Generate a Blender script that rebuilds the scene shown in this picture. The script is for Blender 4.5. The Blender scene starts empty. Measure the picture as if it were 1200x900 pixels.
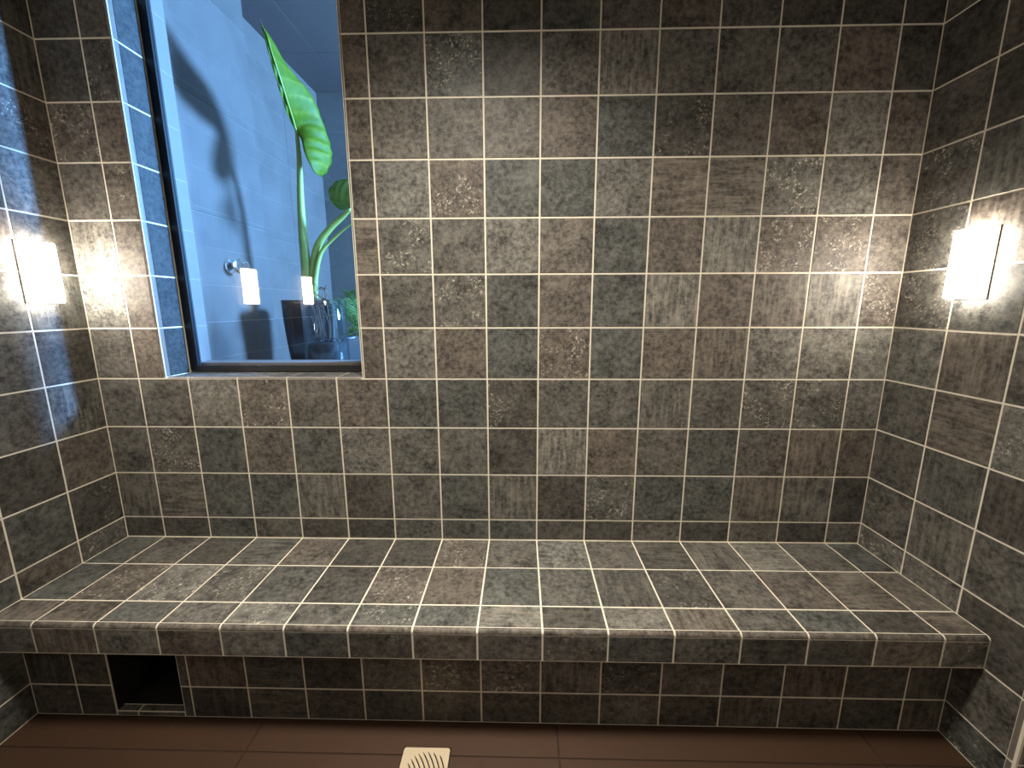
import bpy, bmesh, math, random
from mathutils import Vector, Matrix

random.seed(11)
C = bpy.context.scene.collection
SC = bpy.context.scene
U = 0.2                       # one wall tile = 0.2 m
ZF = 2.62                     # floor lies 2.62 tiles below the grid's zero row
def P(x, y, z):               # tile units -> metres (x along back wall, y into the wall, z up)
    return Vector((x * U, y * U, (z + ZF) * U))

# ------------------------------------------------------------------ camera
pitch, yaw, roll = -0.1859059, 0.0221078, -0.0024120
cp, sp, cw, sw, cr, sr = math.cos(pitch), math.sin(pitch), math.cos(yaw), math.sin(yaw), math.cos(roll), math.sin(roll)
fwd = Vector((-sw * cp, cw * cp, sp)); rt = Vector((cw, sw, 0)); up = rt.cross(fwd)
r2 = rt * cr + up * sr; u2 = up * cr - rt * sr
cam = bpy.data.cameras.new('camera'); cam_o = bpy.data.objects.new('camera', cam); C.objects.link(cam_o)
m = Matrix((r2, u2, -fwd)).transposed().to_4x4(); m.translation = P(-0.33484, -8.02589, 4.41083)
cam_o.matrix_world = m
cam.sensor_fit = 'HORIZONTAL'; cam.sensor_width = 36.0; cam.lens = 485.694 / 1200 * 36.0
cam.clip_start = 0.02
SC.camera = cam_o
# ------------------------------------------------------------------ world, lights, exposure
w = bpy.data.worlds.new('world'); SC.world = w; w.use_nodes = True
w.node_tree.nodes['Background'].inputs[0].default_value = (0.02, 0.02, 0.022, 1)
w.node_tree.nodes['Background'].inputs[1].default_value = 0.2
SC.view_settings.view_transform = 'Standard'; SC.view_settings.look = 'None'
SC.view_settings.gamma = 1.0; SC.view_settings.use_curve_mapping = False
SC.view_settings.exposure = 1.55
LAMP = 18.0                   # radiance of the opal sconce glass
DOWN = 112.0                   # ceiling downlight power (W)
def area(name, loc, target, size, power, col):
    l = bpy.data.lights.new(name, 'AREA'); l.shape = 'DISK'; l.size = size; l.energy = power; l.color = col
    o = bpy.data.objects.new(name, l); C.objects.link(o); o.location = loc
    o.rotation_euler = (target - loc).to_track_quat('-Z', 'Y').to_euler(); return o
area('bathroom_light', P(9, 5.61, 9.5), P(-7.6, 2.4, 5), 0.60, 350.0, (0.17, 0.45, 1.0))

# ------------------------------------------------------------------ materials
class N:
    def __init__(s, name):
        s.m = bpy.data.materials.new(name); s.m.use_nodes = True; s.t = s.m.node_tree
        s.t.nodes.clear(); s.out = s.t.nodes.new('ShaderNodeOutputMaterial')
    def n(s, typ, **kw):
        k = s.t.nodes.new('ShaderNode' + typ)
        for a, b in kw.items(): setattr(k, a, b)
        return k
    def put(s, sock, v):
        if hasattr(v, 'is_output'): s.t.links.new(v, sock)
        else:
            if sock.type == 'RGBA' and len(v) == 3: v = (*v, 1)
            sock.default_value = v
    def math(s, op, a, b=0.0, clamp=False):
        k = s.n('Math', operation=op, use_clamp=clamp); s.put(k.inputs[0], a); s.put(k.inputs[1], b); return k.outputs[0]
    def vm(s, op, a, b):
        k = s.n('VectorMath', operation=op); s.put(k.inputs[0], a); s.put(k.inputs[1], b); return k.outputs[0]
    def mix(s, f, a, b, mode='MIX'):
        k = s.n('Mix', data_type='RGBA', blend_type=mode); s.put(k.inputs[0], f); s.put(k.inputs[6], a); s.put(k.inputs[7], b); return k.outputs[2]
    def noise(s, vec, scale, detail=4, rough=0.6):
        k = s.n('TexNoise'); s.put(k.inputs['Vector'], vec); k.inputs['Scale'].default_value = scale
        k.inputs['Detail'].default_value = detail; k.inputs['Roughness'].default_value = rough; return k.outputs['Fac']
    def ramp(s, v, lo, hi):
        k = s.n('MapRange', clamp=True); s.put(k.inputs[0], v); k.inputs[1].default_value = lo; k.inputs[2].default_value = hi; return k.outputs[0]
    def bsdf(s, **kw):
        k = s.n('BsdfPrincipled')
        for a, b in kw.items(): s.put(k.inputs[a.replace('_', ' ')], b)
        return k
    def bump(s, h, strength, dist):
        k = s.n('Bump'); s.put(k.inputs['Height'], h); k.inputs['Strength'].default_value = strength; k.inputs['Distance'].default_value = dist; return k.outputs[0]
    def done(s, shader):
        s.t.links.new(shader.outputs[0] if hasattr(shader, 'outputs') else shader, s.out.inputs[0]); return s.m

def obj_vec(b, spread=True):
    tc = b.n('TexCoord'); oi = b.n('ObjectInfo')
    if not spread: return tc.outputs['Object'], oi
    cx = b.n('CombineXYZ')
    b.put(cx.inputs[0], b.math('MULTIPLY', oi.outputs['Random'], 37.0)); b.put(cx.inputs[1], b.math('MULTIPLY', oi.outputs['Random'], 91.0))
    b.put(cx.inputs[2], b.math('MULTIPLY', oi.outputs['Random'], 13.0))
    return b.vm('ADD', tc.outputs['Object'], cx.outputs[0]), oi

def mat_tile():
    # stoneware: object colour carries (R hue grey-green..brown, G tone / 2, B style) of every single tile
    b = N('stoneware_tile'); vec, oi = obj_vec(b)
    sep = b.n('SeparateColor'); b.put(sep.inputs[0], oi.outputs['Color'])
    hue, tone, style = sep.outputs[0], b.math('MULTIPLY', sep.outputs[1], 2.0), sep.outputs[2]
    cloud = b.noise(vec, 11, 7, .68); fine = b.noise(vec, 60, 8, .75); speck = b.noise(b.vm('ADD', vec, b.vm('MULTIPLY', (.012, .012, .012), b.noise(vec, 40, 2, .5))), 95, 5, .75)
    vst = b.noise(b.vm('MULTIPLY', vec, (70, 8, 20)), 1.0, 5, .65); hst = b.noise(b.vm('MULTIPLY', vec, (8, 70, 20)), 1.0, 5, .65)
    mid = b.noise(vec, 19, 10, .78)
    pat = b.math('ADD', b.math('MULTIPLY', b.ramp(cloud, .32, .70), .42), b.math('MULTIPLY', b.ramp(mid, .34, .70), .46))
    pat = b.math('ADD', pat, b.math('MULTIPLY', b.math('SUBTRACT', b.ramp(fine, .38, .62), .5), .62), True)
    base = b.mix(hue, (.062, .069, .066), (.084, .068, .056))
    hi = b.mix(hue, (.285, .288, .255), (.295, .245, .200))
    warm = b.ramp(b.noise(vec, 5, 3, .5), .45, .7)
    base = b.mix(b.math('MULTIPLY', warm, .55), base, (.085, .066, .050))
    col = b.mix(pat, b.mix(1.0, base, (.46, .46, .46), 'MULTIPLY'), hi)
    isv = b.math('MULTIPLY', b.math('GREATER_THAN', style, .15), b.math('LESS_THAN', style, .35))
    ish = b.math('MULTIPLY', b.math('GREATER_THAN', style, .40), b.math('LESS_THAN', style, .60))
    iss = b.math('GREATER_THAN', style, .65)
    st = b.math('ADD', b.math('MULTIPLY', isv, b.ramp(vst, .47, .7)), b.math('MULTIPLY', ish, b.ramp(hst, .47, .7)), True)
    col = b.mix(b.math('MULTIPLY', st, .6), col, (.36, .32, .26))
    dst = b.math('ADD', b.math('MULTIPLY', isv, b.ramp(vst, .48, .3)), b.math('MULTIPLY', ish, b.ramp(hst, .48, .3)), True)
    col = b.mix(b.math('MULTIPLY', dst, .5), col, (.030, .027, .022))
    spot = b.math('MULTIPLY', b.ramp(speck, .545, .62), b.ramp(b.noise(vec, 13, 3, .6), .46, .58))
    spot = b.math('MULTIPLY', spot, b.math('ADD', b.math('MULTIPLY', iss, .95), .10))
    col = b.mix(spot, col, (.66, .61, .50))
    cx = b.n('CombineColor'); [b.put(cx.inputs[i], tone) for i in range(3)]
    col = b.mix(1.0, col, cx.outputs[0], 'MULTIPLY')
    rough = b.math('ADD', .46, b.math('MULTIPLY', fine, .2))
    bs = b.bsdf(Base_Color=col, Roughness=rough); b.put(bs.inputs['Normal'], b.bump(fine, .25, .0015)); bs.inputs['Specular IOR Level'].default_value = .45
    return b.done(bs)

def mat_simple(name, col, rough=.5, metal=0.0, var=0.15, scale=20, bump=0.0, spec=.5):
    b = N(name); vec, oi = obj_vec(b); nz = b.noise(vec, scale, 6, .65)
    c = b.mix(nz, tuple(max(0, c * (1 - var)) for c in col), tuple(c * (1 + var) for c in col))
    bs = b.bsdf(Base_Color=c, Roughness=rough, Metallic=metal); bs.inputs['Specular IOR Level'].default_value = spec
    if bump: b.put(bs.inputs['Normal'], b.bump(nz, bump, .002))
    return b.done(bs)

def mat_emit(name, col, s):
    b = N(name); e = b.n('Emission'); b.put(e.inputs[0], col); e.inputs[1].default_value = s
    return b.done(e)

def mat_pane(name, tint=(1, 1, 1), ior=1.5):
    b = N(name); ge = b.n('NewGeometry'); dt = b.n('VectorMath', operation='DOT_PRODUCT')
    b.put(dt.inputs[0], ge.outputs['Normal']); b.put(dt.inputs[1], ge.outputs['Incoming'])
    r0 = ((ior - 1) / (ior + 1)) ** 2                    # Schlick, the same for both faces of the thin sheet
    k5 = b.math('POWER', b.math('SUBTRACT', 1.0, b.math('ABSOLUTE', dt.outputs['Value']), True), 5.0)
    fac = b.math('ADD', r0, b.math('MULTIPLY', k5, 1 - r0))
    t = b.n('BsdfTransparent'); b.put(t.inputs[0], tint); g = b.n('BsdfGlossy'); g.inputs['Roughness'].default_value = 0.0
    mx = b.n('MixShader'); b.put(mx.inputs[0], fac); b.put(mx.inputs[1], t.outputs[0]); b.put(mx.inputs[2], g.outputs[0])
    return b.done(mx)

def mat_leaf(name, dark, light, vein):
    b = N(name); at = b.n('Attribute', attribute_name='vein'); vec, oi = obj_vec(b, False)
    nz = b.noise(vec, 25, 5, .6)
    c = b.mix(b.ramp(nz, .3, .7), dark, light); c = b.mix(at.outputs['Fac'], c, vein)
    bs = b.bsdf(Base_Color=c, Roughness=.55); bs.inputs['Specular IOR Level'].default_value = .25
    tr = b.n('BsdfTranslucent'); b.put(tr.inputs[0], c)
    mx = b.n('MixShader'); mx.inputs[0].default_value = .45; b.put(mx.inputs[1], bs.outputs[0]); b.put(mx.inputs[2], tr.outputs[0])
    return b.done(mx)

M = dict(
    tile=mat_tile(),
    grout=mat_simple('cream_grout', (.90, .83, .68), .8, var=.10, scale=30),
    floor_tile=mat_simple('brown_floor_tile', (.062, .030, .015), .55, var=.16, scale=6, bump=.05),
    floor_joint=mat_simple('dark_floor_joint', (.035, .018, .010), .8),
    trim=mat_simple('stone_trim', (.20, .17, .14), .45, var=.3, scale=40),
    black=mat_simple('black_frame', (.004, .004, .005), .5, var=.1),
    plaster=mat_simple('dark_plaster', (.10, .09, .08), .8),
    far=mat_simple('grey_wall_panel', (.078, .066, .057), .5, var=.42, scale=5, bump=.03),
    reveal=mat_simple('pale_reveal', (.14, .125, .11), .5, var=.1),
    far_joint=mat_simple('pale_joint', (.14, .13, .12), .8),
    ceil_panel=mat_simple('ceiling_panel', (.085, .065, .058), .6, var=.12, scale=5),
    ledge=mat_simple('dark_ledge', (.045, .05, .06), .25, var=.2, scale=10),
    chrome=mat_simple('chrome', (.75, .76, .78), .12, 1.0, var=.02),
    lamp_metal=mat_simple('lamp_metal', (.10, .09, .08), .4, .8),
    opal=mat_emit('opal_glass', (1.0, .90, .77), LAMP),
    brass=mat_simple('drain_metal', (.80, .66, .46), .45, .35, var=.06, scale=30),
    niche_shade=mat_simple('niche_shade_black', (.010, .009, .009), .7),  # deep shade of the bench niche put into the colour
    drain_dark=mat_simple('drain_dark', (.02, .012, .008), .7),
    pane=mat_pane('window_glass'),
    vase=mat_pane('vase_glass', (.90, .94, .96), 1.45),
    pot=mat_simple('black_glazed_pot', (.010, .011, .014), .22, var=.2),
    pot_grey=mat_simple('grey_pot', (.25, .27, .30), .5),
    soil=mat_simple('soil', (.03, .02, .013), .95, var=.5, scale=80, bump=.6),
    dark_soil=mat_simple('dark_soil', (.012, .010, .009), .8, var=.5, scale=60, bump=.4),
    pebble=mat_simple('dark_pebble', (.012, .014, .018), .25, var=.4, scale=60),
    leaf=mat_leaf('elephant_leaf', (.068, .135, .006), (.112, .182, .009), (.22, .27, .025)),
    leaf_pale=mat_leaf('pale_leaf', (.11, .20, .035), (.19, .26, .06), (.30, .34, .14)),
    stalk=mat_simple('green_stalk', (.22, .28, .06), .5, var=.15, scale=12),
    frond=mat_leaf('fern_green', (.10, .20, .045), (.20, .30, .08), (.24, .34, .08)),
    twig=mat_simple('dry_twig', (.12, .062, .026), .8, var=.3, scale=50),
    door=mat_simple('cream_door', (.62, .54, .42), .5, var=.05),
)

# ------------------------------------------------------------------ mesh helpers
def link(name, me, mat, parent=None):
    o = bpy.data.objects.new(name, me)
    if mat is not None and len(me.materials) == 0: me.materials.append(mat)
    C.objects.link(o); o.parent = parent; return o
def from_bm(name, bm, mat, parent=None, smooth=False):
    me = bpy.data.meshes.new(name); bmesh.ops.recalc_face_normals(bm, faces=bm.faces[:])
    bm.to_mesh(me); bm.free()
    if smooth:
        for p in me.polygons: p.use_smooth = True
    return link(name, me, mat, parent)
def bx(bm, a, b):
    (x0, x1), (y0, y1), (z0, z1) = [sorted(t) for t in zip(a, b)]
    v = [bm.verts.new(c) for c in ((x0,y0,z0),(x1,y0,z0),(x1,y1,z0),(x0,y1,z0),(x0,y0,z1),(x1,y0,z1),(x1,y1,z1),(x0,y1,z1))]
    for f in ((0,3,2,1),(4,5,6,7),(0,1,5,4),(1,2,6,5),(2,3,7,6),(3,0,4,7)): bm.faces.new([v[i] for i in f])
def box_obj(name, a, b, mat, parent=None, bev=0.0):
    bm = bmesh.new(); bx(bm, a, b)
    if bev: bmesh.ops.bevel(bm, geom=bm.edges[:], offset=bev, segments=2, affect='EDGES', profile=.5)
    return from_bm(name, bm, mat, parent)
def empty(name, loc):
    o = bpy.data.objects.new(name, None); C.objects.link(o); o.location = loc; o.empty_display_size = .05; return o
def thing(o, label, cat, group=None):
    o['label'] = label; o['category'] = cat
    if group: o['group'] = group
    return o
def structure(o): o['kind'] = 'structure'; return o
def rel(parent, v): return Vector(v) - parent.location
def tube(bm, pts, rad, seg=8, cap=True):
    pts = [Vector(p) for p in pts]; rings = []
    if not hasattr(rad, '__len__'): rad = [rad] * len(pts)
    prev = None
    for i, p in enumerate(pts):
        t = (pts[min(i + 1, len(pts) - 1)] - pts[max(i - 1, 0)]).normalized()
        if prev is None: a = t.orthogonal().normalized()
        else: a = (prev - t * prev.dot(t)).normalized()
        prev = a; b = t.cross(a)
        rings.append([bm.verts.new(p + (a * math.cos(2*math.pi*k/seg) + b * math.sin(2*math.pi*k/seg)) * rad[i]) for k in range(seg)])
    for r, s in zip(rings, rings[1:]):
        for k in range(seg): bm.faces.new((r[k], r[(k+1) % seg], s[(k+1) % seg], s[k]))
    if cap: bm.faces.new(rings[0][::-1]); bm.faces.new(rings[-1])
def spline(pts, n=6):
    pts = [Vector(p) for p in pts]; out = []
    q = [2*pts[0]-pts[1]] + pts + [2*pts[-1]-pts[-2]]
    for i in range(1, len(q) - 2):
        for k in range(n):
            t = k / n; a, b, c, d = q[i-1], q[i], q[i+1], q[i+2]
            out.append(.5 * ((2*b) + (c-a)*t + (2*a-5*b+4*c-d)*t*t + (3*b-a-3*c+d)*t**3))
    out.append(pts[-1]); return out
def lathe(bm, prof, seg=28, sq=None, centre=(0, 0, 0)):
    # prof = [(r, z)...]; sq = superellipse exponent (None = round)
    rings = []
    for r, z in prof:
        ring = []
        for k in range(seg):
            a = 2 * math.pi * k / seg; c, s = math.cos(a), math.sin(a); f = 1.0
            if sq: f = (abs(c)**sq + abs(s)**sq) ** (-1 / sq)
            ring.append(bm.verts.new((centre[0] + r*f*c, centre[1] + r*f*s, centre[2] + z)))
        rings.append(ring)
    for r, s in zip(rings, rings[1:]):
        for k in range(seg): bm.faces.new((r[k], r[(k+1) % seg], s[(k+1) % seg], s[k]))
    return rings

# ------------------------------------------------------------------ tiles: one object each, meshes shared by size
GAP = 0.0060; TH = 0.0014
_cache = {}
def tile_mesh(wd, hg, th, mat, bev=.0010):
    key = (round(wd, 4), round(hg, 4), th, mat.name)
    if key in _cache: return _cache[key]
    bm = bmesh.new(); r = []
    for k, zz in ((0, 0), (0, th * .45), (bev, th)):
        x, y = wd/2 - k, hg/2 - k
        r.append([bm.verts.new((sx*x, sy*y, zz)) for sx, sy in ((-1,-1),(1,-1),(1,1),(-1,1))])
    for a, b in zip(r, r[1:]):
        for k in range(4): bm.faces.new((a[k], a[(k+1) % 4], b[(k+1) % 4], b[k]))
    bm.faces.new(r[-1]); bm.faces.new(r[0][::-1])
    me = bpy.data.meshes.new('tile'); bm.to_mesh(me); bm.free(); me.materials.append(mat); _cache[key] = me
    return me
TONES = dict(g=(.0, .74), n=(.42, .90), l=(.32, 1.22), b=(.85, .95), d=(.45, .60))
def tone(code=None, gain=1.0):
    if not code: code = random.choices(['g','n','l','b','d'], [3,5,2,3,2])[0] + random.choices(['','v','h','s'], [9,2,1,2])[0]
    h, t = TONES[code[0]]; st = {'v': .25, 'h': .5, 's': .8}.get(code[-1], 0.0)
    h = min(1, max(0, h + random.uniform(-.12, .12))); t *= gain * random.uniform(.93, 1.07)
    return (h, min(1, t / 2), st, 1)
def tile(parent, o, u, v, u0, u1, v0, v1, code=None, mat=None, th=TH, gap=GAP, gain=1.0, name='tile'):
    """one tile on the plane o + u*a + v*b (metres along unit axes u, v); outward side is u x v"""
    wd, hg = (u1 - u0) - gap, (v1 - v0) - gap
    if wd < .008 or hg < .004: return
    me = tile_mesh(wd, hg, th, mat or M['tile'])
    ob = bpy.data.objects.new(name, me); C.objects.link(ob); ob.parent = parent
    nrm = u.cross(v); mt = Matrix((u, v, nrm)).transposed().to_4x4()
    j = .0011
    tilt = Matrix.Rotation(random.uniform(-j, j), 4, 'X') @ Matrix.Rotation(random.uniform(-j, j), 4, 'Y')
    mt.translation = o + u * ((u0 + u1) / 2) + v * ((v0 + v1) / 2)
    ob.matrix_local = Matrix.Translation(-parent.location) @ mt @ tilt
    ob.color = tone(code, gain); return ob
X, Y, Z = Vector((1,0,0)), Vector((0,1,0)), Vector((0,0,1))
O0 = P(0, 0, 0)

XL, XR = -8.831, 6.681
YF = -10.4                                    # wall behind the camera
ZC = 11.4                                     # steam room ceiling
ZC2 = 12.5                                    # ceiling of the room behind the window
WT = 1.25                                     # thickness of the back wall
WX0, WX1, WZ0, WZ1 = -7.44, -3.475, 3.02, 11.02   # window opening
COLS = [XL] + list(range(-8, 7)) + [XR]

# ------------------------------------------------------------------ back wall (grout body with the window opening, tiles are its parts)
bm = bmesh.new()
bx(bm, P(-9.6, 0, -ZF), P(WX0, WT, ZC2)); bx(bm, P(WX1, 0, -ZF), P(11.5, WT, ZC2))
bx(bm, P(WX0, 0, -ZF), P(WX1, WT, WZ0)); bx(bm, P(WX0, 0, WZ1), P(WX1, WT, ZC2))
wall_back = structure(from_bm('wall_back', bm, M['grout']))
CODES = {
    9: 'd n . . . . b ds b d g n bd n d d d'.split(),
    8: 'd ds . . . . b n gs d n lv n n n b d'.split(),
    7: 'bs b . . . . b n n n b g ds n b l b'.split(),
    6: 'n bs . . . . n l bs g g l bh bh ls l b'.split(),
    5: 'lv b . . . . bh ns n l b g b lv bs bs b'.split(),
    4: 'ls b . . . . b n s g b g lv b bv lv bs'.split(),
    3: 'n b . . . . b l b g bs g b bv l l l'.split(),
    2: 'n n l bs n b g g ds n n nv n ns ns l'.split(),
    1: 'n ns g b g l n n d lv b n g n bv b'.split(),
    0: 'nv nh g g nv d n g nv d ns g g bv nv d'.split(),
    -1: 'd d g n d d n g g d d n d n d n'.split()}
for j in range(-1, 12):
    z0, z1 = (j, min(j + 1, ZC)) if j >= 0 else (-.46, 0)
    row = CODES.get(j)
    for c in range(16):
        x0, x1 = COLS[c], COLS[c + 1]; code = None
        if row: code = row[c] if j < 3 else row[c + 1 if c > 4 else c]
        if code in ('.', 's'): code = 'ns' if code == 's' else 'b'
        if 3 <= j < 11:
            if x0 >= WX0 and x1 <= WX1: continue
            if x0 < WX0 < x1: x1 = WX0 - .03
            if x0 < WX1 < x1: x0 = WX1 + .035
        g = 1.0 if j < 9 else .85  # rows near the ceiling toned down: light falloff put into tile colour
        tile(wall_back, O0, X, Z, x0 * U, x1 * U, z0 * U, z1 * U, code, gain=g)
# reveal: rounded trims, tiles on the jambs and the sill
def quarter(name, parent, a, b, d0, d1, mat, seg=5, inset=.004):
    """quarter-round strip from a to b; profile swings from corner+d0 to corner+d1 (bulging away from the corner's inside)"""
    bm = bmesh.new(); rings = []
    d = (b - a).normalized(); a = a + d * inset; b = b - d * inset
    for p in (a, b):
        r = [bm.verts.new(p)]
        for k in range(seg + 1):
            t = math.pi / 2 * k / seg; r.append(bm.verts.new(p + d0 * math.cos(t) + d1 * math.sin(t)))
        rings.append(r)
    n = seg + 2
    for k in range(n): bm.faces.new((rings[0][k], rings[0][(k+1) % n], rings[1][(k+1) % n], rings[1][k]))
    bm.faces.new(rings[0][::-1]); bm.faces.new(rings[1])
    return from_bm(name, bm, mat, parent)
LV = list(range(3, 11))
for j in LV:
    z0, z1 = max(j, WZ0), min(j + 1, WZ1)
    e = P(WX0, 0, z0); f = P(WX0, 0, z1)
    quarter('edge_strip', wall_back, e + Vector((-.006, .020, 0)), f + Vector((-.006, .020, 0)), Vector((0, -.0225, 0)), Vector((.0085, 0, 0)), M['trim'], inset=.002)
    e = P(WX1, 0, z0); f = P(WX1, 0, z1)
    quarter('edge_strip', wall_back, e + Vector((.006, .020, 0)), f + Vector((.006, .020, 0)), Vector((0, -.0225, 0)), Vector((-.0085, 0, 0)), M['trim'], inset=.002)
    tile(wall_back, P(WX0, 0, 0), Y, Z, .10 * U, .62 * U, z0 * U, z1 * U, 'g', gain=.36)     # left jamb faces +X; same tile darkened, dimmer light put into its tone
    tile(wall_back, P(WX1, 0, 0), Y, -Z, .10 * U, .62 * U, -z1 * U, -z0 * U, 'n')
for i in range(-8, -3):
    x0, x1 = max(i, WX0 + .01), min(i + 1, WX1 - .01)
    if i == -8: x0 = WX0 + .01
    tile(wall_back, P(0, 0, WZ0), X, Y, x0 * U, x1 * U, .10 * U, .62 * U, 'n')
    e = P(x0, 0, WZ0); f = P(x1, 0, WZ0)
    quarter('edge_strip', wall_back, e + Vector((0, .020, -.003)), f + Vector((0, .020, -.003)), Vector((0, -.0225, 0)), Vector((0, 0, .0055)), M['trim'])
# outer half of the reveal, beyond the glass
box_obj('jamb_panel', P(WX0, .76, WZ0) + Vector((0, 0, .008)), P(WX0, WT, WZ1) + Vector((.006, -.002, -.008)), M['reveal'], wall_back)
box_obj('sill_panel', P(WX0, .76, WZ0) + Vector((.008, 0, 0)), P(WX1, WT, WZ0) + Vector((-.008, -.002, .040)), M['reveal'], wall_back)

# ------------------------------------------------------------------ window
fr = bmesh.new()
Fy0, Fy1 = .63, .74; fw = .16
bx(fr, P(WX0 + .02, Fy0, WZ0 + .03), P(WX0 + .02 + fw, Fy1, WZ1 - .02)); bx(fr, P(WX1 - .02 - fw, Fy0, WZ0 + .03), P(WX1 - .02, Fy1, WZ1 - .02))
bx(fr, P(WX0 + .02 + fw, Fy0, WZ0 + .03), P(WX1 - .02 - fw, Fy1, WZ0 + .15)); bx(fr, P(WX0 + .02 + fw, Fy0, WZ1 - .14), P(WX1 - .02 - fw, Fy1, WZ1 - .02))
window = structure(from_bm('window_1', fr, M['black']))
box_obj('pane', P(WX0 + .02 + fw, .67, WZ0 + .15), P(WX1 - .02 - fw, .70, WZ1 - .14), M['pane'], window)

# ------------------------------------------------------------------ side walls
bm = bmesh.new(); bx(bm, P(XL - .8, YF, -ZF), P(XL, 0, ZC2)); wall_left = structure(from_bm('wall_left', bm, M['grout']))
yc = [0.0, -.949] + [-.949 - k for k in range(1, 10)] + [YF]
for j in range(-3, 12):
    z0, z1 = max(j, -2.61), min(j + 1, ZC)
    for a, b in zip(yc, yc[1:]):
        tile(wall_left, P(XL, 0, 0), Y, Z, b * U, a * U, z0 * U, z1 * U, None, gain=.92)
bm = bmesh.new()
DY0, DY1, DZ = -3.10, -7.3, 8.0              # doorway in the right wall
bx(bm, P(XR, DY0, -ZF), P(XR + 1.0, 0, ZC2)); bx(bm, P(XR, YF, -ZF), P(XR + 1.0, DY1, ZC2)); bx(bm, P(XR, DY1, DZ), P(XR + 1.0, DY0, ZC2))
wall_right = structure(from_bm('wall_right', bm, M['grout']))
for j in range(-3, 12):
    z0, z1 = max(j, -2.61), min(j + 1, ZC)
    for a, b in zip([0, -1, -2], [-1, -2, -3]):
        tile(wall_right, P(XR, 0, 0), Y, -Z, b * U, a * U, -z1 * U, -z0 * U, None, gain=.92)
    if j < 8:
        quarter('edge_strip', wall_right, P(XR, DY0, z0) + Vector((.012, .02, 0)), P(XR, DY0, z1) + Vector((.012, .02, 0)), Vector((-.0145, 0, 0)), Vector((0, -.0215, 0)), M['trim'])
        tile(wall_right, P(0, DY0, 0), X, Z, (XR + .06) * U, (XR + .6) * U, z0 * U, z1 * U, None)
    else:
        for k in range(3, 7): tile(wall_right, P(XR, 0, 0), Y, -Z, -(k + 1) * U, -k * U, -z1 * U, -z0 * U, None)
    for a, b in zip([-7.3, -8.3, -9.3], [-8.3, -9.3, YF]):
        tile(wall_right, P(XR, 0, 0), Y, -Z, b * U, a * U, -z1 * U, -z0 * U, None)
dfr = bmesh.new()
bx(dfr, P(XR + .6, DY0 - .02, -ZF), P(XR + .95, DY0 - .27, DZ - .02)); bx(dfr, P(XR + .6, DY1 + .02, -ZF), P(XR + .95, DY1 + .27, DZ - .02)); bx(dfr, P(XR + .6, DY1 + .27, DZ - .27), P(XR + .95, DY0 - .27, DZ - .02))
door = structure(from_bm('door_1', dfr, M['door']))
box_obj('door_leaf', P(XR + .70, DY1 + .28, -ZF + .05), P(XR + .88, DY0 - .28, DZ - .28), M['door'], door)
bm = bmesh.new(); tube(bm, spline([P(XR+.70, -6.6, 2.2), P(XR+.50, -6.6, 2.2), P(XR+.46, -6.45, 2.2), P(XR+.46, -5.9, 2.2)]), .010); from_bm('door_handle', bm, M['chrome'], door, True)
bm = bmesh.new(); bx(bm, P(XL - .8, YF - .6, -ZF), P(XR + 1.0, YF, ZC2)); wall_front = structure(from_bm('wall_front', bm, M['plaster']))
bm = bmesh.new(); bx(bm, P(XL, YF, ZC), P(XR, 0, ZC + .5)); ceiling = structure(from_bm('ceiling', bm, M['plaster']))

# ------------------------------------------------------------------ floor
bm = bmesh.new(); bx(bm, P(XL - .8, YF - .6, -ZF - .4), P(XR + 1.0, 0, -ZF) - Vector((0, 0, .003))); floor = structure(from_bm('floor', bm, M['floor_joint']))
fx = [XL, -4.76, .28, 5.34, XR]; fy = [-2.117, -2.665, -5.165, -7.665, -10.165, YF]
for a, b in zip(fx, fx[1:]):
    for c, d in zip(fy, fy[1:]):
        tile(floor, P(0, 0, -ZF) - Vector((0, 0, .003)), X, Y, a * U, b * U, d * U, c * U, None, mat=M['floor_tile'], th=.003, gap=.004)
tile(floor, P(0, 0, -ZF) - Vector((0, 0, .003)), X, Y, (XR + .0) * U, (XR + .95) * U, -7.28 * U, -3.12 * U, None, mat=M['floor_tile'], th=.003, gap=.004, name='threshold')

# ------------------------------------------------------------------ bench
bench = thing(empty('tiled_bench', P((XL + XR) / 2, -1.25, -ZF)), 'long built-in bench clad in dark stone tiles under the window', 'bench')
BT, LB, BF, RY = -.46, -.987, -2.515, -2.117
HX0, HX1, HZ = -7.38, -6.17, -2.52
e_ = .0035
bm = bmesh.new()
def bb(a, b): bx(bm, rel(bench, a), rel(bench, b))
e_ = .0018
bb(P(XL, BF + .055, LB) + Vector((e_, 0, 0)), P(XR, 0, BT) + Vector((-e_, -e_, 0)))
bb(P(XL, BF, LB) + Vector((e_, 0, 0)), P(XR, BF + .055, BT - .06) + Vector((-e_, 0, 0)))
bb(P(XL, RY, -ZF) + Vector((e_, 0, .001)), P(HX0, 0, LB) + Vector((0, -e_, 0))); bb(P(HX1, RY, -ZF) + Vector((0, 0, .001)), P(XR, 0, LB) + Vector((-e_, -e_, 0)))
bb(P(HX0, RY, -ZF) + Vector((0, 0, .001)), P(HX1, 0, HZ) + Vector((0, -e_, 0))); bb(P(HX0, -.35, HZ), P(HX1, 0, LB) + Vector((0, -e_, 0)))
from_bm('grout_body', bm, M['grout'], bench)
quarter('edge_grout', bench, P(XL, BF + .055, BT - .06) - bench.location, P(XR, BF + .055, BT - .06) - bench.location, Vector((0, -.0112, 0)), Vector((0, 0, .0122)), M['grout'], inset=.002)
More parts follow.
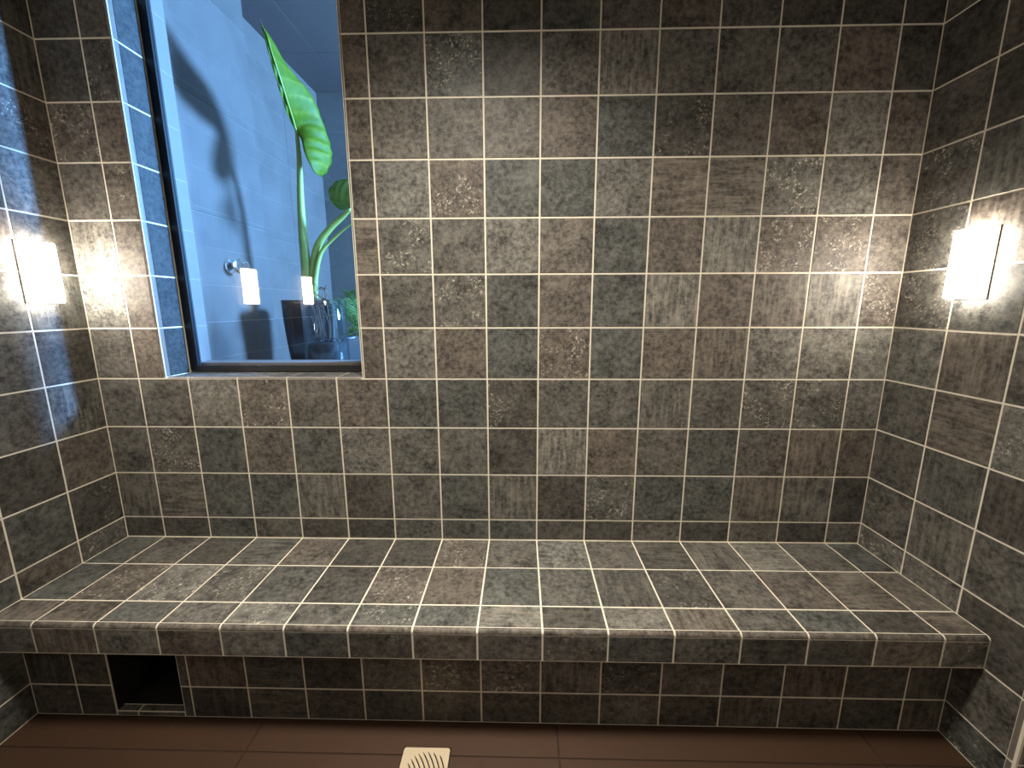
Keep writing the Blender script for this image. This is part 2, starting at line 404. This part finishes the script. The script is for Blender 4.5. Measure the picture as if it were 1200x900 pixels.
for c in range(16):
    x0, x1 = COLS[c] + (.022 if c == 0 else 0), COLS[c + 1] - (.022 if c == 15 else 0)
    for y0, y1 in ((-.968, -.02), (-1.975, -.968), (-2.455, -1.975)):
        tile(bench, P(0, 0, BT), X, Y, x0 * U, x1 * U, y0 * U, y1 * U, None, gain=1.03)
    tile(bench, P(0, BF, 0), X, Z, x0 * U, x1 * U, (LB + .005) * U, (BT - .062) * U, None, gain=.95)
    a = P(x0, BF + .055, BT - .06); b = P(x1, BF + .055, BT - .06)
    q = quarter('edge_strip', bench, a - bench.location, b - bench.location, Vector((0, -.0125, 0)), Vector((0, 0, .0135)), M['tile'], inset=.0033)
    q.color = tone('b', 1.0)
    # riser under the overhang; part of its shade is put into the tile tone
    if x1 <= HX0 or x0 >= -6: segs = [(x0, x1)]
    elif x0 == -8: segs = [(-8, HX0)]
    elif x0 == -7: segs = [(HX1, -6)]
    else: segs = []
    for s0, s1 in segs:
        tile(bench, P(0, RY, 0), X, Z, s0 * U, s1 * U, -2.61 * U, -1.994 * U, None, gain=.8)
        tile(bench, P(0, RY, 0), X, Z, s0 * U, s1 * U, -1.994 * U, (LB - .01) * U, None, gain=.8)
for s0, s1 in ((HX0, -7.0), (-7.0, HX1)):
    tile(bench, P(0, RY, 0), X, Z, s0 * U, s1 * U, -2.615 * U, HZ * U, 'b', gap=.005)
    tile(bench, P(0, 0, HZ), X, Y, s0 * U, s1 * U, RY * U, (RY + .13) * U, 'b', gap=.005)
box_obj('niche_lining', rel(bench, P(HX0, RY + .135, HZ)), rel(bench, P(HX1, -.36, HZ + .012)), M['niche_shade'], bench)  # near-black lining paints the niche's inner shade
box_obj('niche_lining', rel(bench, P(HX0, RY + .02, HZ)), rel(bench, P(HX0 + .012, -.36, LB)), M['niche_shade'], bench)
box_obj('niche_lining', rel(bench, P(HX1 - .012, RY + .02, HZ)), rel(bench, P(HX1, -.36, LB)), M['niche_shade'], bench)
box_obj('niche_back', rel(bench, P(HX0, -.36, HZ)), rel(bench, P(HX1, -.35, LB)), M['niche_shade'], bench)

# ------------------------------------------------------------------ wall lamps
def sconce(side, y0, y1, z0, z1, label):
    s = 1 if side == 'L' else -1
    xw = XL if side == 'L' else XR
    base = P(xw, (y0 + y1) / 2, (z0 + z1) / 2) + Vector((s * TH * 1.15, 0, 0))
    t = thing(empty('wall_sconce', base), label, 'lamp', 'opal box lamps on the side walls')
    hy, hz = (y1 - y0) / 2 * U, (z1 - z0) / 2 * U
    box_obj('back_plate', Vector((0, -hy - .003, -hz - .003)), Vector((s * .004, hy + .002, hz + .002)), M['lamp_metal'], t, .001)
    box_obj('shade', Vector((s * .004, -hy, -hz)), Vector((s * .042, hy, hz)), M['opal'], t, .005)
sconce('L', -.965, -.50, 4.49, 5.52, 'glowing opal box lamp on the left wall near the window corner')
sconce('R', -1.50, -1.03, 4.51, 5.55, 'glowing opal box lamp on the right wall above the bench end')
sconce('L', -3.83, -3.33, 4.49, 5.55, 'opal wall lamp further along left wall, mirrored in window beside the chrome knob')
sconce('L', -7.32, -6.85, 4.49, 5.55, 'opal wall lamp furthest from window on left wall, mirrored in front of tall pot')
sconce('R', -8.45, -7.95, 4.51, 5.55, 'opal wall lamp on right wall past the doorway, behind the viewer')

# recessed ceiling downlight over the bench (above the frame)
def downlight(x, y, label):
    t = thing(empty('ceiling_downlight', P(x, y, ZC)), label, 'lamp', 'recessed downlights')
    bm = bmesh.new(); r = lathe(bm, [(.165, -.001), (.185, -.001), (.185, -.008), (.165, -.008), (.165, -.001)], 28)
    from_bm('ring', bm, M['chrome'], t, True)
    l = bpy.data.lights.new('downlight_lamp', 'SPOT'); l.energy = DOWN; l.color = (1.0, .93, .81); l.spot_size = math.radians(129); l.spot_blend = 1.0; l.shadow_soft_size = .16
    o = bpy.data.objects.new('downlight_lamp', l); C.objects.link(o); o.location = P(x, y, ZC) - Vector((0, 0, .02))
downlight(-1.0, -4.2, 'recessed ceiling downlight over the middle of the bench')
# ------------------------------------------------------------------ floor drain
dx0, dx1, dy0, dy1 = -2.205, -1.465, -3.30, -2.56
dc = P((dx0 + dx1) / 2, (dy0 + dy1) / 2, -ZF) + Vector((0, 0, .0001))
drain = thing(empty('floor_drain', dc), 'square pale metal floor drain with curved slots in the brown floor', 'drain')
dh = (dx1 - dx0) / 2 * U
box_obj('drain_shade_plate', Vector((-dh - .004, -dh - .004, 0)), Vector((dh + .004, dh + .004, .0012)), M['drain_dark'], drain)  # dark plate painting the shade in the gap and slots
cu = bpy.data.curves.new('grate', 'CURVE'); cu.dimensions = '2D'; cu.fill_mode = 'BOTH'; cu.extrude = .0012; cu.resolution_u = 1
def poly(pts):
    s = cu.splines.new('POLY'); s.points.add(len(pts) - 1); s.use_cyclic_u = True
    for p, q in zip(s.points, pts): p.co = (q[0], q[1], 0, 1)
rc = .008; outl = []
for sx, sy, a0 in ((1,1,0),(-1,1,90),(-1,-1,180),(1,-1,270)):
    for k in range(5):
        a = math.radians(a0 + 22.5 * k); outl.append((sx*(dh-rc) + rc*math.cos(a), sy*(dh-rc) + rc*math.sin(a)))
poly(outl)
R_ = dh * .83
for k in range(-4, 5):
    off = k * .0135; half = math.sqrt(max(0, R_**2 - off**2)); pts = []
    if half < .012: continue
    n = 9; wv = .0021
    mid = []
    for i in range(n):                          # slots run diagonally in gentle arcs
        v = -half + 2 * half * i / (n - 1); bow = .010 * (1 - (v / R_)**2)
        mid.append((off + bow, v))
    sk = math.radians(24)
    rot = lambda p: (p[0]*math.cos(sk) - p[1]*math.sin(sk), p[0]*math.sin(sk) + p[1]*math.cos(sk))
    a = [rot((x - wv * (0.35 if i in (0, n-1) else 1), y)) for i, (x, y) in enumerate(mid)]
    b = [rot((x + wv * (0.35 if i in (0, n-1) else 1), y)) for i, (x, y) in enumerate(mid)]
    poly(a + b[::-1])
tmp = bpy.data.objects.new('grate', cu); C.objects.link(tmp)
bpy.context.view_layer.update()
me = bpy.data.meshes.new_from_object(tmp.evaluated_get(bpy.context.evaluated_depsgraph_get()))
bpy.data.objects.remove(tmp); bpy.data.curves.remove(cu)
me.materials.clear(); g = link('grate', me, M['brass'], drain); g.location = (0, 0, .0026)

# ------------------------------------------------------------------ room behind the window
FX1 = -7.75; EY = 4.42                          # near left wall of that room ends at EY, then steps back
FX2 = -8.25; FY = 9.55
def far_wall(name, a, b): bm = bmesh.new(); bx(bm, a, b); return structure(from_bm(name, bm, M['far_joint']))
wl = far_wall('wall_far_left', P(FX1 - 1.2, WT, -ZF), P(FX1, EY, ZC2))
for k, (z0, z1) in enumerate(((-2.6, -.95), (-.95, 1.55), (1.55, 4.05), (4.05, 6.56), (6.56, 9.10), (9.10, 11.57), (11.57, ZC2 - .01))):
    tile(wl, P(FX1, 0, 0), Y, Z, (WT + .01) * U, (EY + .015) * U, z0 * U, z1 * U, 'n', mat=M['far'], th=.003, gap=.004, name='panel')
tile(wl, P(0, EY, 0), -X, Z, -FX1 * U, -FX2 * U, -2.6 * U, ZC2 * U - .002, 'n', mat=M['far'], th=.003, gap=.002, name='panel')
wr_ = far_wall('wall_far_recess', P(FX2 - .7, EY, -ZF), P(FX2, FY, ZC2))
for z0, z1 in ((-2.6, -.95), (-.95, 1.55), (1.55, 4.05), (4.05, 6.56), (6.56, 9.10), (9.10, 11.57), (11.57, ZC2 - .01)):
    for y0, y1 in ((EY + .03, 7.0), (7.0, FY)):
        tile(wr_, P(FX2, 0, 0), Y, Z, y0 * U, y1 * U, z0 * U, z1 * U, 'n', mat=M['far'], th=.003, gap=.003, name='panel')
wb = far_wall('wall_far_back', P(FX2 - .7, FY, -ZF), P(11.5, FY + .8, ZC2))
xs = [FX2, -6.0, -1.0, 4.0, 11.0]
for z0, z1 in ((-2.6, 1.1), (1.1, 3.6), (3.6, 6.1), (6.1, 8.6), (8.6, 11.1), (11.1, ZC2 - .01)):
    for x0, x1 in zip(xs, xs[1:]):
        tile(wb, P(0, FY, 0), X, Z, x0 * U, x1 * U, z0 * U, z1 * U, 'n', mat=M['far'], th=.003, gap=.003, name='panel')
cf = structure(from_bm('ceiling_far', (lambda b: (bx(b, P(FX1 - 1.2, WT, ZC2), P(11.5, FY + .8, ZC2 + .5)), b)[1])(bmesh.new()), M['far_joint']))
for x0 in range(-9, 11, 2):
    for y0, y1 in ((WT, 4.4), (4.4, 7.0), (7.0, FY)):
        tile(cf, P(0, 0, ZC2), X, -Y, max(x0, FX2) * U, (x0 + 2) * U, -y1 * U, -y0 * U, 'n', mat=M['ceil_panel'], th=.003, gap=.003, name='panel')
bm = bmesh.new(); bx(bm, P(11.0, WT, -ZF), P(11.5, FY, ZC2)); structure(from_bm('wall_far_right', bm, M['far']))
bm = bmesh.new(); bx(bm, P(FX1 - 1.2, WT, -ZF - .4), P(11.5, FY + .8, -ZF)); structure(from_bm('floor_far', bm, M['floor_tile']))
# dark ledge that carries the pots
LZ = 2.70
ledge = thing(empty('stone_ledge', P(-5.4, 3.2, -ZF)), 'dark stone ledge behind the window carrying the potted plants', 'ledge')
box_obj('ledge_body', rel(ledge, P(FX1 + .03, WT + .03, -ZF)), rel(ledge, P(-3.2, 4.3, LZ - .2)), M['plaster'], ledge)
box_obj('ledge_top', rel(ledge, P(FX1 + .03, WT + .02, LZ - .2)), rel(ledge, P(-3.1, 4.38, LZ)), M['ledge'], ledge, .004)

# chrome knob on the near left wall
kp = P(FX1, 2.70, 5.42) + Vector((.0035, 0, 0))
knob = thing(empty('robe_hook', kp), 'round chrome knob on a flange on the blue-lit wall behind the window', 'knob')
def disc_x(name, prof, mat):
    bm = bmesh.new(); r = lathe(bm, prof, 24); bm.faces.new(r[0][::-1]); bm.faces.new(r[-1])
    bmesh.ops.rotate(bm, verts=bm.verts[:], matrix=Matrix.Rotation(math.pi/2, 3, 'Y')); return from_bm(name, bm, mat, knob)
disc_x('flange', [(.036, 0), (.037, .004), (.035, .010), (.024, .012)], M['chrome'])
disc_x('stem', [(.016, .012), (.016, .036)], M['lamp_metal'])
disc_x('knob_body', [(.033, .036), (.036, .040), (.036, .048), (.026, .052), (.026, .082), (.024, .087)], M['chrome'])
disc_x('knob_cap', [(.018, .087), (.017, .090)], M['lamp_metal'])

# ------------------------------------------------------------------ elephant ear plant in its tall black pot
pc = P(-6.32, 3.70, LZ)
plant = thing(empty('potted_elephant_ear', pc), 'tall elephant ear plant with big green leaves in a black tapered pot', 'plant')
bm = bmesh.new()
h = (4.58 - LZ) * U
prof = [(.088, 0), (.096, h*.06), (.104, h*.25), (.111, h*.5), (.116, h*.75), (.119, h), (.112, h), (.110, h - .03)]
r = lathe(bm, prof, 40, 5.0); bm.faces.new(r[0][::-1]); bm.faces.new(r[-1])
bmesh.ops.rotate(bm, verts=bm.verts[:], matrix=Matrix.Rotation(math.radians(14), 3, 'Z'))
from_bm('pot', bm, M['pot'], plant, False)
bm = bmesh.new(); r = lathe(bm, [(.105, h - .028), (.07, h - .016), (.03, h - .006)], 24, 4.0); bm.faces.new(r[-1])
bmesh.ops.rotate(bm, verts=bm.verts[:], matrix=Matrix.Rotation(math.radians(14), 3, 'Z')); from_bm('soil', bm, M['soil'], plant)
def stalk(pts, r0, r1, name='stalk'):
    bm = bmesh.new(); s = spline([rel(plant, P(*p)) for p in pts], 6); n = len(s)
    tube(bm, s, [r0 + (r1 - r0) * i / (n - 1) for i in range(n)], 10); from_bm(name, bm, M['stalk'], plant, True)
stalk([(-6.29, 3.70, 4.50), (-6.30, 3.74, 5.20), (-6.29, 3.71, 6.2), (-6.24, 3.66, 7.2), (-6.10, 3.50, 8.1), (-5.94, 3.18, 8.71)], .034, .0085)
stalk([(-6.16, 3.66, 4.55), (-6.14, 3.74, 5.2), (-5.95, 3.75, 6.0), (-5.58, 3.75, 6.47), (-5.18, 3.74, 6.80), (-4.92, 3.66, 7.00)], .026, .012)
stalk([(-6.08, 3.62, 4.55), (-6.02, 3.66, 5.2), (-5.82, 3.68, 5.85), (-5.45, 3.68, 6.22), (-5.0, 3.6, 6.52), (-4.62, 3.52, 6.70)], .018, .0015)
INNER = [(-5.82, 1.9, 10.24), (-5.76, 1.92, 10.07), (-5.72, 2.0, 9.74), (-5.69, 2.15, 9.4), (-5.73, 2.4, 9.14), (-5.82, 2.75, 8.93), (-5.94, 3.15, 8.73), (-5.78, 3.05, 8.46), (-5.69, 2.95, 8.19), (-5.59, 2.92, 7.93), (-5.51, 3.05, 7.71), (-5.5, 3.4, 7.71)]
OUTER = [(-5.82, 1.9, 10.24), (-5.77, 2.12, 10.13), (-5.72, 2.45, 9.89), (-5.64, 2.75, 9.73), (-5.54, 3.05, 9.61), (-5.46, 3.3, 9.38), (-5.43, 3.5, 9.1), (-5.37, 3.65, 8.75), (-5.33, 3.7, 8.47), (-5.33, 3.7, 8.24), (-5.4, 3.6, 7.94), (-5.5, 3.4, 7.71)]
LEFT = [(-5.82, 1.9, 10.24), (-5.76, 1.84, 10.03), (-5.7, 1.85, 9.65), (-5.66, 1.95, 9.29), (-5.68, 2.15, 9.01), (-5.79, 2.55, 8.81), (-5.93, 3.1, 8.72)]
LIN = INNER[:7]
def blade(name, parent, a, b, mat, bulge=Vector((0, -.018, .004)), nu=10, n=5, rip=.0065, scallop=0.0):
    A = spline([rel(parent, P(*p)) for p in a], n); B = spline([rel(parent, P(*p)) for p in b], n)
    me = bpy.data.meshes.new(name); vs, fs, att = [], [], []
    for i, (p, q) in enumerate(zip(A, B)):
        for k in range(nu + 1):
            t = k / nu; wv = math.cos((i - 4.5 * t) * 2 * math.pi / 5.0)
            v = p.lerp(q, t) + bulge * math.sin(math.pi * t) + bulge.normalized() * (rip * wv * min(1, 3*t) * (1 if (p-q).length > .04 else .3))
            if scallop and k == nu: v += Vector((0, 0, scallop * abs(math.sin(i * .9))))
            vs.append(v); att.append(max(0, wv - .82) / .18 * .55 if (p-q).length > .02 else 0)
    for i in range(len(A) - 1):
        for k in range(nu):
            a0 = i * (nu + 1) + k; fs.append((a0, a0 + 1, a0 + nu + 2, a0 + nu + 1))
    return vs, fs, att
def leaf_obj(name, parent, sheets, mat, th=.0016):
    vs, fs, at = [], [], []
    for v, f, a in sheets:
        o = len(vs); vs += v; at += a; fs += [tuple(i + o for i in q) for q in f]
    me = bpy.data.meshes.new(name); me.from_pydata(vs, [], fs)
    bm = bmesh.new(); bm.from_mesh(me); bm.to_mesh(me); bm.free()
    attr = me.attributes.new('vein', 'FLOAT', 'POINT'); attr.data.foreach_set('value', at)
    for p in me.polygons: p.use_smooth = True
    o = link(name, me, mat, parent); s = o.modifiers.new('thick', 'SOLIDIFY'); s.thickness = th; s.offset = 0; return o
lf = leaf_obj('leaf', plant, [blade('l', plant, INNER, OUTER, None), blade('l', plant, LIN, LEFT, None, Vector((-.012, .004, .012)), 8)], M['leaf'])
bm = bmesh.new(); s = spline([rel(plant, P(*p)) for p in INNER[:7]], 6); n = len(s)
tube(bm, s, [.0010 + .0045 * i / (n - 1) for i in range(n)], 8); from_bm('midrib', bm, M['stalk'], lf, True)
bm = bmesh.new(); tube(bm, spline([rel(plant, P(-5.82,1.9,10.24)), rel(plant, P(-5.86,1.9,10.33)), rel(plant, P(-5.88,1.92,10.40))], 4), [.002]*8 + [.001], 6); from_bm('leaf_tip', bm, M['twig'], lf, True)
L2O = [(-5.42,3.6,7.36),(-5.36,3.6,7.52),(-5.18,3.6,7.66),(-4.92,3.6,7.70),(-4.5,3.6,7.66),(-4.1,3.62,7.5)]
L2I = [(-5.36,3.5,7.24),(-5.25,3.4,7.14),(-5.09,3.32,7.09),(-4.91,3.3,7.10),(-4.5,3.3,7.14),(-4.1,3.4,7.2)]
L2B = [(-5.34,3.56,7.20),(-5.25,3.6,7.0),(-5.07,3.6,6.95),(-4.86,3.6,6.99),(-4.5,3.6,7.05),(-4.1,3.6,7.15)]
leaf_obj('leaf', plant, [blade('l', plant, L2I, L2O, None, Vector((0, -.02, .006)), 8, 6, .004, .004), blade('l', plant, L2I, L2B, None, Vector((0, -.02, -.006)), 6, 6, .003)], M['leaf_pale'])

# ------------------------------------------------------------------ glass vase, twigs, fern
vc = P(-5.24, 2.36, LZ)
vase = thing(empty('glass_vase', vc), 'wide clear glass cylinder with dark soil, in front of the tall black pot', 'vase')
bm = bmesh.new(); vh = (4.58 - LZ) * U; vr = .104
r = lathe(bm, [(vr - .004, 0), (vr, .004), (vr, vh - .002), (vr - .002, vh), (vr - .004, vh - .002), (vr - .005, .010)], 48); bm.faces.new(r[0][::-1]); bm.faces.new(r[-1]); from_bm('glass', bm, M['vase'], vase, True)
bm = bmesh.new(); r = lathe(bm, [(vr - .012, .012), (vr - .010, .02), (vr - .010, .155), (vr - .03, .168), (.03, .180)], 40); bm.faces.new(r[0][::-1]); bm.faces.new(r[-1]); from_bm('soil', bm, M['dark_soil'], vase, True)
for k in range(14):
    bm = bmesh.new(); bmesh.ops.create_icosphere(bm, subdivisions=1, radius=.014)
    for v in bm.verts: v.co *= random.uniform(.8, 1.1); v.co.z *= .7
    a = random.uniform(0, 6.28); rr = math.sqrt(random.random()) * .06
    bmesh.ops.translate(bm, verts=bm.verts[:], vec=(rr*math.cos(a), rr*math.sin(a), .176 - .1 * max(0, rr - .03)))
    from_bm('stone', bm, M['pebble'], vase, True)
tw = thing(empty('dried_twigs', P(-5.45, 2.36, LZ) + Vector((0, 0, .185))), 'tangle of curly brown dried twigs rising from the glass cylinder', 'twigs')
for k in range(10):
    bx_, by_ = -5.52 + .045 * k, 2.36 + random.uniform(-.16, .16)
    x1 = bx_ + random.uniform(-.10, .05); z1 = 4.35 + random.uniform(0, .45); hk = random.uniform(-.5, .5)
    pts = [(bx_, by_, 3.62), (bx_ + .04*math.sin(k), by_, 3.95), (x1, by_, z1)]
    for q in range(6):
        a = q * 1.0 + k * .9; pts.append((x1 + .02*q*hk + .085*math.cos(a), by_ + .04*math.sin(a*1.3), z1 + .04*q + .075*math.sin(a)))
    bm = bmesh.new(); tube(bm, spline([rel(tw, P(*p)) for p in pts], 4), .0021, 5); from_bm('twig', bm, M['twig'], tw, True)

fc = P(-4.75, 3.72, LZ)
fern = thing(empty('potted_fern', fc), 'feathery fern in a low grey box planter at the right window edge', 'plant')
bm = bmesh.new(); ph = (3.54 - LZ) * U
a_, b_ = .095, .072
ro = [bm.verts.new((sx*a_, sy*b_, z)) for z in (0, ph) for sx, sy in ((-1,-1),(1,-1),(1,1),(-1,1))]
ri = [bm.verts.new((sx*(a_-.008), sy*(b_-.008), z)) for z in (ph, ph-.02) for sx, sy in ((-1,-1),(1,-1),(1,1),(-1,1))]
bm.faces.new(ro[0:4][::-1])
for k in range(4):
    q = (k+1) % 4
    bm.faces.new((ro[k], ro[q], ro[4+q], ro[4+k])); bm.faces.new((ro[4+k], ro[4+q], ri[q], ri[k])); bm.faces.new((ri[k], ri[q], ri[4+q], ri[4+k]))
bm.faces.new(ri[4:8]); from_bm('pot', bm, M['pot_grey'], fern)
box_obj('soil', Vector((-a_+.009, -b_+.009, ph-.0195)), Vector((a_-.009, b_-.009, ph-.006)), M['soil'], fern)
for k in range(13):
    a = math.radians(95 + k * 15 + random.uniform(-5, 5)); ln = random.uniform(.13, .23); hgt = random.uniform(.13, .27)
    d = Vector((math.cos(a), math.sin(a) * .6, 0)); p0 = Vector((-.03 + random.uniform(-.02, .02), random.uniform(-.02, .02), ph - .01))
    rach = spline([p0, p0 + d*ln*.2 + Z*hgt*.55, p0 + d*ln*.6 + Z*hgt*.95, p0 + d*ln + Z*hgt*(.9 + .12 * random.random())], 7)
    bm = bmesh.new(); tube(bm, rach, .0013, 5)
    for i in range(5, len(rach) - 1):
        t = (rach[i+1] - rach[i-1]).normalized(); sd = t.cross(Z).normalized(); L = .05 * math.sin(math.pi * min(1, (i / len(rach)) ** 1.1)) + .012
        for s in (-1, 1):
            dv = (sd * s + t * .8 + Z * random.uniform(-.1, .25)).normalized(); nn = dv.cross(t).normalized(); wv = nn.cross(dv).normalized() * .0032
            b0 = rach[i]; q = [b0, b0 + dv*L*.4 + wv, b0 + dv*L - Z*.006, b0 + dv*L*.4 - wv]
            lo = [bm.verts.new(v) for v in q]; hi = [bm.verts.new(v + nn * .0006) for v in q]
            bm.faces.new(lo[::-1]); bm.faces.new(hi)
            for e in range(4): bm.faces.new((lo[e], lo[(e+1) % 4], hi[(e+1) % 4], hi[e]))
    from_bm('frond', bm, M['frond'], fern)
for k in range(16):
    c0 = Vector((-.085 + random.uniform(0, .08), -.05 + random.uniform(-.03, .03), ph + random.uniform(.005, .075)))
    bm = bmesh.new(); a = random.uniform(0, 6.28); dv = Vector((math.cos(a), math.sin(a), random.uniform(-.2, .5))).normalized(); sd = dv.cross(Z).normalized()
    pr = [(0, .001), (.25, .009), (.55, .012), (.85, .006), (1, .0005)]; L = .036
    vs = [[bm.verts.new(c0 + dv*L*s_ + sd*wd*t_ - Z*abs(t_)*.003*0 + Z*(abs(t_)*.004)) for t_ in (-1, 0, 1)] for s_, wd in pr]
    for p, q in zip(vs, vs[1:]):
        for e in range(2): bm.faces.new((p[e], p[e+1], q[e+1], q[e]))
    o = from_bm('small_leaf', bm, M['leaf'], fern, True); md = o.modifiers.new('thick', 'SOLIDIFY'); md.thickness = .0008
